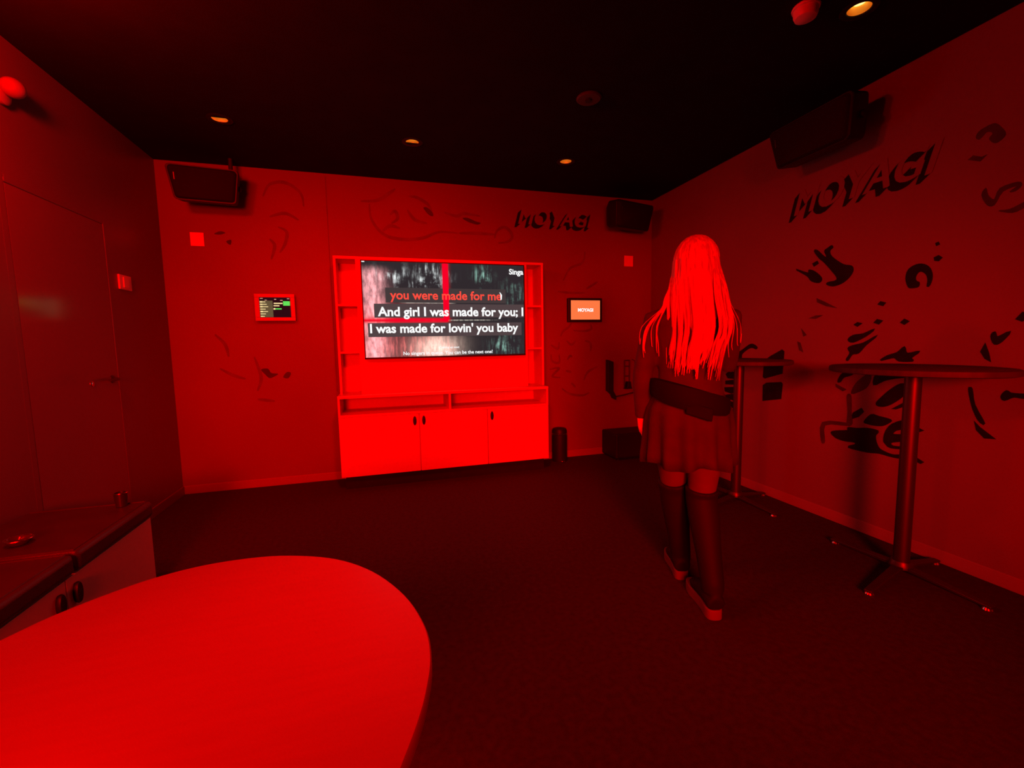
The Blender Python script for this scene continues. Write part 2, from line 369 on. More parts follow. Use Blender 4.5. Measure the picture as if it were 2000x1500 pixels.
def screen_material():
    m = bpy.data.materials.new('lyrics_screen'); m.use_nodes = True; nt = m.node_tree; nt.nodes.clear(); N.nt = nt
    tc = nt.nodes.new('ShaderNodeTexCoord'); sx = nt.nodes.new('ShaderNodeSeparateXYZ'); nt.links.new(tc.outputs['Object'], sx.inputs[0])
    u = N(sx.outputs[0])*(1/TW)+.5; v = N(sx.outputs[2])*(1/TH)+.5
    def noise(a, b, off, det=6, rough=.65):
        c = nt.nodes.new('ShaderNodeCombineXYZ'); nt.links.new((u*a+off).k, c.inputs[0]); nt.links.new((v*b+off).k, c.inputs[1])
        n = nt.nodes.new('ShaderNodeTexNoise'); n.inputs['Scale'].default_value = 1; n.inputs['Detail'].default_value = det; n.inputs['Roughness'].default_value = rough
        nt.links.new(c.outputs[0], n.inputs['Vector']); return N(n.outputs[0])
    streak = sstep(noise(55, 3.5, 3.0), .43, .66); blot = sstep(noise(9, 5, 11.0, 8), .44, .62); fine = noise(90, 40, 2.0, 3)
    st = streak*(fine*.8+.6); sm = sstep(noise(40, 8, 7), .35, .65)
    left = band(u, .055, .06)*sstep(v, .30, .85)*.0 + band(u, .06, .065)*(.35+.65*sm)*sstep(N.op('SUBTRACT', .97, v), .0, .12)
    lowl = band(v, .10, .15)*sstep(N.op('SUBTRACT', .62, u), 0, .25)*(.25+.75*st)
    lowm = band(v, .10, .14)*band(u, .43, .12)*(.55+.45*sm)
    white = st*blot*(band(u, .17, .07)*band(v, .85, .09) + 1.2*band(u, .40, .08)*band(v, .82, .14) + .6*band(u, .33, .08)*band(v, .74, .05))
    teal = st*blot*(1.1*band(u, .73, .05)*band(v, .86, .10) + .9*band(u, .86, .07)*band(v, .12, .12)+.4*band(u, .93, .06)*band(v, .66, .22))
    cream = band(v, .578, .006)*sstep(u, .2, .27)*sstep(N.op('SUBTRACT', .56, u), 0, .05)*(.5+.5*sm) + band(v, .395, .006)*sstep(u, .22, .3)*sstep(N.op('SUBTRACT', .85, u), 0, .2)*sm*.8
    redv = band(u, .492, .017)*sstep(v, .36, .40); redh = band(v, .395, .026)*sstep(N.op('SUBTRACT', .52, u), 0, .06)
    glow = sstep(N.op('SUBTRACT', .6, u), 0, .5)*band(v, .42, .14)
    keep = N.op('SUBTRACT', 1.0, N.op('MINIMUM', redv+redh, 1.0))
    rch = (.030 + 1.35*left + .75*lowl + 1.3*lowm + 1.3*white + .38*teal + .7*cream + .30*glow)*keep + .95*N.op('MINIMUM', redv+redh, 1.0)
    gch = (.022 + .55*left + .13*lowl + .95*lowm + 1.4*white + .75*teal + .65*cream + .006*glow)*keep
    bch = (.026 + .58*left + .12*lowl + .78*lowm + 1.4*white + .62*teal + .55*cream + .01*glow)*keep + .02*redh + .012*redv
    cc = nt.nodes.new('ShaderNodeCombineColor'); nt.links.new(rch.k, cc.inputs[0]); nt.links.new(gch.k, cc.inputs[1]); nt.links.new(bch.k, cc.inputs[2])
    e = nt.nodes.new('ShaderNodeEmission'); nt.links.new(cc.outputs[0], e.inputs[0])
    o = nt.nodes.new('ShaderNodeOutputMaterial'); nt.links.new(e.outputs[0], o.inputs[0]); return m
def quad(name, m, parent, x0, x1, z0, z1, y):
    return MB().add([(x0, y, z0), (x1, y, z0), (x1, y, z1), (x0, y, z1)], [(0, 1, 2, 3)]).build(name, m, parent)
quad('screen', screen_material(), tv, -TW/2+.008, TW/2-.008, -TH/2+.014, TH/2-.008, -.0005)
m_box = emis('lyric_band', (.085, .055, .058), 1); m_box2 = emis('lyric_band_dark', (.06, .042, .043), 1)
m_white = emis('lyric_white', (1, 1, 1), 1.0); m_lred = emis('lyric_red', (1.0, .075, .05), 1.0)
def text(name, txt, m, parent, x0, x1, z, y, bold=.02, height=None, ysc=1.0):
    vs_, fs = text_mesh(txt, x1-x0, height, bold)
    return MB().add([(x0+a, y, z+b*ysc) for a, b in vs_], fs).build(name, m, parent)
cx, cz = .577, 1.549
quad('lyric_band', m_box2, tv, .042-cx, 1.12-cx, 1.614-cz, 1.742-cz, -.001)
quad('lyric_band', m_box, tv, -.057-cx, 1.296-cx, 1.484-cz, 1.604-cz, -.001)
quad('lyric_band', m_box, tv, -.114-cx, 1.270-cx, 1.318-cz, 1.438-cz, -.001)
quad('red_stripe', emis('stripe_red', (.95, .0, .02), 1), tv, .538-cx, .590-cx, 1.47-cz, 1.958-cz, -.0014)
text('lyric_line', 'you were made for me', m_lred, tv, .08-cx, 1.078-cx, 1.644-cz, -.002, .022)
e_ = text('lyric_line', 'And girl I was made for you; I', m_white, tv, -.028-cx, 1.290-cx, 1.499-cz, -.002, .028)
text('lyric_line', "I was made for lovin' you baby", m_white, tv, -.098-cx, 1.237-cx, 1.354-cz, -.002, .028)
text('queue_line', 'No singers in queue. You can be the next one!', m_white, tv, .173-cx, .983-cx, 1.156-cz, -.002, .02)
text('queue_heading', 'Coming up next', m_white, tv, .49-cx, .671-cx, 1.209-cz, -.002, .012)
text('corner_logo', 'Singa', m_white, tv, 1.157-cx, 1.296-cx, 1.882-cz, -.002, .03)
MB().add([(1.07-cx, -.0022, 1.642-cz), (1.082-cx, -.0022, 1.65-cz), (1.085-cx, -.0022, 1.69-cz), (1.07-cx, -.0022, 1.712-cz), (1.06-cx, -.0022, 1.716-cz), (1.07-cx, -.0022, 1.69-cz)], [(0, 1, 2, 3, 4, 5)]).build('lyric_sweep', m_white, tv)
quad('corner_light', m_white, tv, -.142-cx, -.118-cx, 1.952-cz, 1.961-cz, -.002)

# ------------------------------------------------------------------ wall tablets
ta = thing('wall_tablet', 'small touch screen in a pale frame left of the television, showing a song list', 'tablet', (-.880, YB, 1.590))
m_tfr = mat('pale_tablet_frame', (.40, .38, .37), .45, vary=.03)
MB().box(-.155, .155, -.05, -.0, -.105, .105).build('back_box', m_tfr, ta, bevel=.006)
fr = MB()
for x0, x1, z0, z1 in ((-.158, .158, .085, .116), (-.158, .158, -.116, -.085), (-.158, -.120, -.085, .085), (.122, .158, -.085, .085)): fr.box(x0, x1, -.058, -.046, z0, z1)
fr.build('frame', m_tfr, ta, bevel=.003)
quad('screen', emis('tablet_dark', (.028, .003, .006), 1), ta, -.120, .122, -.085, .085, -.0505)
quad('list_panel', emis('tablet_olive', (.13, .085, .04), 1), ta, -.118, -.018, -.083, .058, -.0512)
mk = emis('tablet_text', (1.0, .75, .35), 1); mg = emis('tablet_green', (.13, .75, .10), 1); mp_ = emis('tablet_header', (.8, .35, .25), 1)
t_ = MB()
for k, (wd, hh) in enumerate(((.03, .011), (.042, .010), (.055, .011), (.028, .007), (.05, .011), (.028, .007), (.016, .008))):
    z = .047-k*.0205
    t_.box(-.117, -.098, -.0520, -.0514, z-hh/2, z+hh/2); t_.box(-.098, -.098+wd*.8, -.0520, -.0514, z-.003, z+.003)
t_.build('list_text', mk, ta)
t_ = MB().box(-.010, .060, -.0520, -.0514, .030, .040).box(-.012, .034, -.0520, -.0514, .010, .019).box(-.014, .0, -.0520, -.0514, -.019, -.005)
t_.build('detail_text', mk, ta)
MB().box(.064, .118, -.0520, -.0514, .016, .054).box(.0, .05, -.0520, -.0514, -.017, -.007).build('green_button', mg, ta)
for a_ in ((-.114, -.092, .074, .079), (-.078, -.062, .060, .065), (-.004, .012, .066, .073), (.042, .062, .058, .064), (.096, .116, .073, .078)):
    MB().box(a_[0], a_[1], -.0520, -.0514, a_[2], a_[3]).build('header_icon', mp_, ta)
tb = thing('wall_tablet', 'small glowing orange screen with white lettering on the back wall right of the television', 'tablet', (2.072, YB, 1.577))
MB().box(-.195, .195, -.05, 0, -.125, .125).build('housing', m_black, tb, bevel=.006)
quad('screen', emis('tablet_orange', (1.0, .19, .055), 1), tb, -.168, .168, -.100, .100, -.0505)
text('lettering', 'MOYAGI', m_white, tb, -.088, .088, -.018, -.0512, .045, .036)

# ------------------------------------------------------------------ lettering painted on the walls
def lettering(label, origin, ux, n, wid, hei):
    vs_, fs = text_mesh('MOYAGI', wid, hei, 0, .30, 1.06)
    t = thing('wall_lettering', label, 'lettering', origin, 0, 'painted block lettering on the walls')
    ux, n = Vector(ux), Vector(n)
    sh = MB()
    for k in range(16):
        a = k/15; dx, dz = -.044*a, -.036*a
        sh.add([ux*(x+dx)+Vector((0, 0, z+dz))+n*(.0012+.00008*k) for x, z in vs_], fs)
    sh.build('letter_shadow', m_ink, t)
    fc = MB()
    for k in range(9):
        fc.add([ux*(x+.0018*k-.004)+Vector((0, 0, z+.0006*k))+n*(.0032+.00008*k) for x, z in vs_], fs)
    fc.build('letter_face', m_face, t)
    return t
lettering('block lettering painted on the back wall beside the corner speaker', (1.36, YB, 2.432), (1, 0, 0), (0, -1, 0), .82, .150)
lettering('large block lettering painted high on the right wall below the speaker', (XR, 2.560, 2.118), (0, -1, 0), (-1, 0, 0), .865, .165)

# ------------------------------------------------------------------ black drawings on the right wall
DRAW = {
    'hatted_figure_drawing': [
        [(2.393,1.842),(2.371,1.840),(2.319,1.788),(2.302,1.790),(2.318,1.827),(2.298,1.840),(2.273,1.852),(2.263,1.839),(2.283,1.820),(2.266,1.778),(2.189,1.715),(2.133,1.695),(2.124,1.661),(2.151,1.622),(2.194,1.595),(2.250,1.586),(2.292,1.603),(2.281,1.613),(2.234,1.617),(2.224,1.638),(2.267,1.695),(2.318,1.754),(2.356,1.789)],
        [(2.529,1.739),(2.434,1.698),(2.428,1.718),(2.383,1.699),(2.331,1.648),(2.348,1.621),(2.405,1.641),(2.432,1.674),(2.480,1.707)],
        [(2.402,1.757),(2.367,1.768),(2.358,1.753),(2.391,1.738)],
        [(2.361,1.513),(2.292,1.478),(2.213,1.434),(2.285,1.458),(2.354,1.491)],
        [(2.412,1.381),(2.361,1.394),(2.309,1.397),(2.360,1.378)],
        [(2.468,1.311),(2.425,1.262),(2.445,1.256)],
        [(2.491,1.220),(2.472,1.208),(2.446,1.140),(2.474,1.158)],
    ],
    'ring_drawing': [
        [(1.805,1.525),(1.820,1.575),(1.810,1.621),(1.774,1.642),(1.737,1.637),(1.708,1.610),(1.696,1.567),(1.703,1.526),(1.714,1.516),(1.712,1.550),(1.722,1.584),(1.747,1.604),(1.767,1.596),(1.776,1.569),(1.768,1.549),(1.756,1.542),(1.758,1.521),(1.783,1.518)],
        [(1.691,1.666),(1.673,1.673),(1.657,1.660),(1.671,1.647),(1.687,1.652)],
        [(1.688,1.742),(1.679,1.745),(1.673,1.733),(1.684,1.730)],
    ],
    'brush_stroke_drawing': [
        [(1.963,1.441),(1.949,1.454),(1.920,1.444),(1.933,1.430)],
        [(2.098,1.323),(2.077,1.335),(2.049,1.330),(2.076,1.312)],
        [(1.979,1.331),(1.962,1.348),(1.931,1.339),(1.951,1.321)],
        [(1.834,1.324),(1.815,1.342),(1.791,1.329),(1.814,1.313)],
        [(2.130,1.228),(2.099,1.255),(2.037,1.264),(1.974,1.291),(2.021,1.250),(2.097,1.212)],
        [(2.127,1.173),(2.096,1.190),(2.034,1.206),(1.955,1.252),(2.018,1.195),(2.061,1.143),(2.098,1.135),(2.123,1.096),(2.134,1.101),(2.113,1.142)],
        [(1.929,1.102),(1.893,1.129),(1.840,1.150),(1.806,1.183),(1.791,1.146),(1.729,1.159),(1.768,1.122),(1.759,1.103),(1.828,1.101),(1.856,1.120),(1.901,1.108)],
    ],
    'wheel_drawing': [
        [(2.211,0.601),(2.177,0.619),(2.104,0.636),(2.100,0.656),(2.046,0.660),(1.984,0.672),(1.919,0.668),(1.932,0.639),(1.928,0.602),(1.909,0.564),(1.879,0.549),(1.832,0.540),(1.787,0.550),(1.744,0.563),(1.743,0.544),(1.786,0.530),(1.845,0.528),(1.907,0.532),(1.976,0.523),(2.093,0.527),(2.051,0.553),(2.054,0.569),(2.117,0.565),(2.175,0.573)],
        [(2.002,0.712),(1.964,0.762),(1.920,0.758),(1.853,0.748),(1.861,0.731),(1.897,0.706),(1.946,0.700),(1.986,0.704)],
        [(1.883,0.617),(1.876,0.671),(1.842,0.724),(1.764,0.762),(1.762,0.718),(1.822,0.691),(1.834,0.663),(1.759,0.673),(1.758,0.643),(1.841,0.615),(1.830,0.592),(1.755,0.604),(1.755,0.594),(1.843,0.581),(1.872,0.598)],
        [(1.938,0.835),(1.907,0.880),(1.859,0.932),(1.811,0.967),(1.767,0.961),(1.790,0.909),(1.832,0.864),(1.876,0.832),(1.914,0.822)],
        [(2.090,0.882),(2.067,0.945),(2.022,0.992),(1.988,1.015),(1.981,0.984),(1.999,0.935),(2.038,0.904)],
        [(2.183,0.952),(2.162,0.999),(2.114,1.030),(2.066,1.038),(2.096,1.003),(2.145,0.983),(2.166,0.953)],
        [(1.959,0.949),(1.944,1.018),(1.842,1.030),(1.775,1.014),(1.840,1.000),(1.903,0.980)],
        [(2.199,0.933),(2.124,0.901),(2.146,0.893),(2.192,0.917)],
        [(2.086,0.715),(2.072,0.756),(2.022,0.794),(2.010,0.776),(2.040,0.739)],
        [(1.852,0.810),(1.787,0.859),(1.791,0.839),(1.830,0.818)],
        [(2.116,0.862),(2.094,0.865),(2.086,0.754),(2.077,0.688),(2.106,0.672),(2.105,0.757)],
        [(2.275,0.660),(2.107,0.683),(2.106,0.669),(2.256,0.646),(2.253,0.533),(2.274,0.528)],
        [(1.716,0.726),(1.684,0.715),(1.714,0.700)],
        [(1.714,0.553),(1.673,0.534),(1.687,0.526),(1.713,0.534)],
    ],
    'curved_stroke_drawing': [
        [(1.430,1.237),(1.419,1.258),(1.407,1.233),(1.363,1.259),(1.391,1.212),(1.415,1.199)],
        [(1.464,1.161),(1.452,1.202),(1.437,1.153),(1.427,1.110),(1.445,1.127)],
        [(1.346,1.316),(1.325,1.347),(1.298,1.329),(1.325,1.307)],
        [(1.499,0.967),(1.489,0.968),(1.474,0.890),(1.429,0.799),(1.452,0.814),(1.480,0.881)],
        [(1.467,0.805),(1.446,0.775),(1.383,0.727),(1.423,0.727),(1.455,0.761)],
        [(1.373,0.945),(1.357,0.972),(1.341,0.962),(1.297,0.962),(1.263,0.970),(1.262,0.954),(1.296,0.944),(1.331,0.946),(1.363,0.926)],
    ],
    'scroll_drawing': [
        [(1.551,2.229),(1.542,2.252),(1.511,2.264),(1.480,2.263),(1.452,2.225),(1.440,2.194),(1.459,2.173),(1.479,2.172),(1.499,2.200),(1.487,2.221),(1.509,2.237),(1.529,2.220),(1.540,2.214)],
        [(1.578,2.132),(1.557,2.144),(1.523,2.124),(1.502,2.129),(1.527,2.105)],
        [(1.511,1.938),(1.497,1.967),(1.487,1.930),(1.462,1.902),(1.444,1.949),(1.381,1.957),(1.368,1.937),(1.388,1.917),(1.408,1.921),(1.384,1.939),(1.433,1.929),(1.460,1.875),(1.487,1.883)],
        [(1.443,1.843),(1.402,1.839),(1.355,1.857),(1.328,1.868),(1.327,1.848),(1.354,1.831),(1.391,1.819)],
    ],
    'block_drawing': [
        [(2.721,1.104),(2.617,1.157),(2.602,1.146),(2.609,0.980),(2.768,0.932),(2.782,0.939),(2.773,1.068)],
        [(2.779,0.874),(2.748,0.894),(2.614,0.910),(2.605,0.900),(2.612,0.786),(2.778,0.751)],
    ],
    'stripe_drawing': [
        [(3.179,0.936),(3.146,0.963),(3.080,0.959),(3.078,0.905),(3.155,0.906)],
        [(3.182,0.876),(3.078,0.893),(3.076,0.856),(3.181,0.851)],
        [(3.191,0.816),(3.075,0.831),(3.074,0.790),(3.106,0.774),(3.184,0.787)],
        [(3.177,0.749),(3.100,0.766),(3.073,0.761),(3.077,0.723),(3.098,0.720),(3.171,0.733)],
        [(3.216,0.706),(3.170,0.699),(3.081,0.697),(3.085,0.655),(3.173,0.643),(3.220,0.667)],
        [(3.053,1.083),(3.050,1.124),(2.999,1.153),(2.935,1.192),(2.896,1.200),(2.852,1.177),(2.861,1.162),(2.900,1.173),(2.944,1.161),(3.003,1.120),(3.012,1.084)],
    ],
}
DLAB = {'hatted_figure_drawing': 'black tilted bottle-like drawing on the right wall, left of the ring drawing',
 'ring_drawing': 'black open ring drawing on the right wall beneath the large lettering',
 'brush_stroke_drawing': 'black brush strokes and spots on the right wall just above the near bar table',
 'wheel_drawing': 'large black leaf and wheel drawing on the right wall behind the near bar table leg',
 'curved_stroke_drawing': 'thin curved black strokes on the right wall at the right picture edge',
 'scroll_drawing': 'faded dark scroll drawing high on the right wall at the right picture edge',
 'block_drawing': 'two black square blocks painted on the right wall behind the far bar table',
 'stripe_drawing': 'black stripes and a hooked stroke on the right wall beside the far bar table leg'}
def bloat(P, d):
    ar = sum(P[i-1][0]*P[i][1]-P[i][0]*P[i-1][1] for i in range(len(P))); s = 1 if ar > 0 else -1; out = []
    for i, (x, y) in enumerate(P):
        a, b = P[i-1], P[(i+1) % len(P)]; t = Vector((b[0]-a[0], b[1]-a[1]))
        if t.length > 1e-6: t.normalize()
        out.append((x+s*t.y*d, y-s*t.x*d))
    return out
for nm, polys in DRAW.items():
    o = thing(nm, DLAB[nm], 'wall drawing', (XR, polys[0][0][0], polys[0][0][1]))
    for k, P in enumerate(polys):
        faint = (nm == 'hatted_figure_drawing' and k >= 3) or (nm == 'wheel_drawing' and k in (10, 11, 4, 7))
        pts = [(y, z) for y, z in P]
        if len(pts) > 5 and nm != 'block_drawing': pts = [(p.x, p.y) for p in spline([(a, b) for a, b in pts], 3)]
        oy, oz = polys[0][0]; pts = bloat([(a-oy, b-oz) for a, b in pts], .001 if nm == 'scroll_drawing' else .004)
        MB().prism(pts, (-1, 0, 0), .0012+.00015*(k % 4), (-.0006, 0, 0), (0, 1, 0), (0, 0, 1)).build('stroke', m_inkd if faint or nm == 'scroll_drawing' else m_ink, o)

# faded drawings on the back wall
def scribble(name, label, strokes, dark=()):
    o = thing(name, label, 'wall drawing', (strokes[0][0][0][0], YB, strokes[0][0][0][1])); ox, oz = strokes[0][0][0]
    for pts, wd in strokes:
        mb = MB(); P = spline([(a, b) for a, b in pts], 6, closed=False)
        L_, R_ = [], []
        for i, q in enumerate(P):
            t = (P[min(i+1, len(P)-1)]-P[max(i-1, 0)]); t = t.normalized() if t.length > 0 else Vector((1, 0)); nn = Vector((-t.y, t.x))
            ww = wd*(.35+.65*math.sin(PI*(i+.5)/len(P))); L_.append(q+nn*ww); R_.append(q-nn*ww)
        base = len(mb.v); k = len(P)
        mb.v += [(q.x-ox, -.0012, q.y-oz) for q in L_]+[(q.x-ox, -.0012, q.y-oz) for q in R_]
        for i in range(k-1): mb.f.append((base+i, base+i+1, base+k+i+1, base+k+i))
        mb.build('stroke', m_faint, o)
    for P in dark: MB().prism([(p.x, p.y) for p in spline([(a-ox, b-oz) for a, b in P], 4)], (0, -1, 0), .0012, (0, -.0008, 0), (1, 0, 0), (0, 0, 1)).build('stroke', m_inkd, o)
BACK = {'swirl': [[(-0.133, 2.548), (0.017, 2.569), (0.128, 2.643), (0.174, 2.679)], [(-0.06, 2.531), (-0.045, 2.391), (0.057, 2.265), (0.221, 2.228), (0.403, 2.248), (0.567, 2.313), (0.744, 2.31)], [(0.293, 2.622), (0.371, 2.616), (0.461, 2.567), (0.504, 2.502)], [(0.277, 2.499), (0.341, 2.414), (0.454, 2.386)], [(0.12, 2.445), (0.165, 2.481), (0.185, 2.415), (0.128, 2.368)], [(0.048, 2.297), (0.116, 2.345), (0.203, 2.328)], [(0.62, 2.498), (0.737, 2.471), (0.81, 2.499), (0.967, 2.485)], [(1.111, 2.281), (1.138, 2.354), (1.214, 2.393), (1.277, 2.349), (1.289, 2.29), (1.237, 2.251), (1.148, 2.236)], [(0.756, 2.311), (0.926, 2.319), (1.112, 2.317)]], 'left': [[(-0.927, 2.534), (-0.868, 2.638), (-0.747, 2.661), (-0.631, 2.585), (-0.61, 2.471)], [(-0.885, 2.367), (-0.763, 2.403), (-0.658, 2.352)], [(-0.824, 2.284), (-0.759, 2.245), (-0.779, 2.142), (-0.824, 2.067)], [(-0.897, 2.18), (-0.861, 2.124), (-0.895, 2.007)], [(-1.367, 1.364), (-1.297, 1.275), (-1.278, 1.172)], [(-1.35, 1.072), (-1.251, 1.009), (-1.161, 0.976)], [(-1.082, 1.167), (-1.04, 0.986), (-1.075, 0.866)], [(-1.08, 0.791), (-0.945, 0.768)]], 'right': [[(1.79, 1.245), (1.773, 1.174), (1.697, 1.218)], [(1.696, 1.118), (1.71, 1.046), (1.788, 1.029), (1.788, 1.116)], [(1.679, 0.96), (1.787, 0.971), (1.709, 0.887), (1.802, 0.869)], [(1.806, 1.303), (1.837, 1.359), (1.9, 1.402), (1.932, 1.445)], [(1.955, 1.365), (2.074, 1.357), (2.162, 1.378), (2.154, 1.429)], [(1.875, 1.258), (1.93, 1.214), (1.978, 1.257)], [(2.09, 1.255), (2.154, 1.224), (2.154, 1.136)], [(1.882, 1.055), (1.914, 1.098), (1.937, 1.083)], [(1.865, 0.939), (1.928, 0.922)], [(2.072, 0.828), (2.121, 0.915), (2.236, 0.971)], [(1.817, 0.751), (1.911, 0.688), (2.055, 0.665), (2.137, 0.691)], [(1.928, 0.805), (1.975, 0.758)], [(1.779, 1.771), (1.918, 1.759), (2.091, 1.761)], [(2.107, 1.804), (2.236, 1.878)], [(1.841, 1.884), (1.919, 2.012), (2.06, 2.073), (2.092, 2.187)]]}
scribble('swirl_drawing', 'faded curling line drawing on the back wall above the television', [(p, .016) for p in BACK['swirl']], [[(0.425, 2.525), (0.459, 2.533), (0.504, 2.496), (0.514, 2.458), (0.474, 2.466)], [(0.796, 2.452), (0.845, 2.46), (0.929, 2.43), (0.972, 2.421), (0.94, 2.402), (0.856, 2.42)]])
scribble('loose_drawing', 'faded line drawing on the back wall around the song list tablet', [(p, .014) for p in BACK['left']], [[(-1.314, 2.202), (-1.268, 2.226), (-1.231, 2.214), (-1.27, 2.198)], [(-1.23, 2.143), (-1.191, 2.159), (-1.2, 2.117)], [(-1.036, 1.053), (-0.982, 1.059), (-0.957, 1.02), (-0.903, 1.011), (-0.932, 0.989), (-0.973, 0.975), (-1.005, 1.007)], [(-0.864, 0.979), (-0.833, 1.023), (-0.799, 1.014), (-0.823, 0.969)]])
scribble('looped_drawing', 'faded looped line drawing on the back wall around the orange screen', [(p, .013) for p in BACK['right']])

# ------------------------------------------------------------------ bench along the left wall
be = thing('storage_bench', 'low built-in bench along the left wall with pale cupboard front and two dark handles', 'bench', (0, 0, 0))
bx, by0, by1, bz_ = -1.19, -1.2, 2.64, .388
MB().box(XL+.001, bx-.02, by0, by1, .0, bz_).build('bench_body', m_wood, be, bevel=.002)
yy = [by1-.002-.64*k for k in range(7)]
for k in range(6):
    dr = MB().box(bx-.02, bx, yy[k+1]+.002, yy[k]-.002, .03, bz_-.004).build('cupboard_door', m_wood, be, bevel=.002)
    hy = yy[k+1]+.047 if k % 2 == 0 else yy[k]-.047
    hh = MB().lathe([(.003, 0), (.018, .0), (.020, .010), (.018, .016), (.003, .018)], (0, 0, 0), 16, 'x').build('handle', m_black, dr, True)
    hh.location = (bx, hy, .312); hh.scale = (1, .95, 2.2)
cl = ['dark seat cushion at the far end of the low bench', 'dark seat cushion nearest the camera on the low bench']
for k, (y0, y1) in enumerate(((2.055, by1+.01), (by0, 2.045))):
    o = MB().box(XL+.002, bx+.012, y0, y1, bz_+.0005, bz_+.083).build('bench_cushion', m_vinyl, None, True, bevel=.022, seg=4)
    tag(o, cl[k], 'cushion', 'dark cushions along the bench')
    pp = MB().tube([(XL+.03, y0+.02, bz_+.083), (bx-.01, y0+.02, bz_+.083), (bx-.01, y1-.02, bz_+.083), (XL+.03, y1-.02, bz_+.083)], .0045, 8).build('piping', m_vinyl, o, True)
cup = thing('small_cup', 'small dark cup at the far end of the dark bench, against the left wall', 'cup', (-1.285, 2.592, bz_+.0855))
MB().lathe([(.004, .0), (.022, .0), (.025, .03), (.027, .066), (.024, .066), (.022, .03), (.019, .006), (.004, .005)], n=28).build('body', m_blackm, cup, True)
MB().lathe([(.024, .062), (.0285, .066), (.028, .070), (.024, .069), (.024, .062)], n=28, cap=False).build('rim', m_chrome, cup, True)
dish = thing('glass_dish', 'small shiny glass dish on the far bench cushion near the left picture edge', 'dish', (-1.45, 2.21, bz_+.0855))
MB().lathe([(.004, .0), (.026, .0), (.038, .012), (.043, .020), (.040, .021), (.034, .012), (.024, .005), (.004, .004)], n=32).build('bowl', mat('smoky_glass', (.06, .055, .055), .12, spec=.9, vary=.05), dish, True)
MB().lathe([(.040, .020), (.0445, .021), (.0435, .024), (.040, .0235), (.040, .020)], n=32, cap=False).build('rim', m_chrome, dish, True)

# ------------------------------------------------------------------ waste bin and floor speaker by the back wall
bn = thing('waste_bin', 'small black round pedal bin beside the right end of the media cabinet', 'bin', (1.742, 4.225, 0))
MB().lathe([(.004, .0), (.078, .0), (.080, .02), (.080, .285), (.004, .286)], n=36).build('body', m_black, bn, True)
MB().lathe([(.0805, .283), (.083, .286), (.083, .296), (.0805, .298), (.076, .295), (.0805, .283)], n=36, cap=False).build('rim', m_chrome, bn, True)
MB().lathe([(.078, .297), (.078, .325), (.066, .345), (.03, .353), (.004, .355)], n=36).build('lid', m_black, bn, True)
MB().box(-.018, .018, -.108, -.07, .010, .018).build('pedal', m_chrome, bn, bevel=.004)
sw = thing('floor_speaker', 'low black box speaker on the floor in the far right corner', 'speaker', (2.505, 4.14, 0))
MB().box(-.235, .235, -.155, .155, .018, .285).build('cabinet', m_black, sw, bevel=.018, seg=3)
MB().box(-.205, .205, -.163, -.154, .04, .262).build('grille', m_grille, sw, bevel=.006)
for x in (-.19, .19):
    for y in (-.12, .12): MB().lathe([(.016, 0), (.018, .018)], (x, y, 0), 14).build('foot', m_black, sw, True)
MB().lathe([(.004, 0), (.028, .0), (.030, .004), (.022, .006), (.004, .006)], (.10, -.163, .13), 22, 'y').build('port', m_blackm, sw, True)

# ------------------------------------------------------------------ wall rack near the corner
rk = thing('wall_rack', 'small wall rack with a black side plate on the back wall above the floor speaker', 'rack', (2.355, YB, .60))
sp_ = MB().prism([(0, 0.09), (.03, .06), (.05, .02), (.085, 0), (.085, .04), (.05, .10), (.05, .42), (-.02, .445), (-.02, .10)], (0, -1, 0), .055)
sp_.build('side_plate', m_black, rk, bevel=.004)
MB().tube([(.06, -.03, .03), (.18, -.03, .045), (.335, -.03, .072)], .008).build('lower_rail', m_blackm, rk, True)
rf = MB()
for x in (.205, .268): rf.tube([(x, -.015, .12), (x, -.015, .43)], .006)
for z in (.43, .365, .255): rf.tube([(.205, -.015, z), (.268, -.015, z)], .0055)
rf.build('ladder_frame', m_blackm, rk, True)
MB().prism([(.195, .115), (.282, .115), (.270, .14), (.262, .195), (.225, .195), (.218, .14)], (0, -1, 0), .06).build('holder', m_black, rk, bevel=.005)
MB().tube([(.335, -.03, .072), (.335, -.02, .42), (.30, -.012, .44)], .0045).build('side_rail', m_blackm, rk, True)

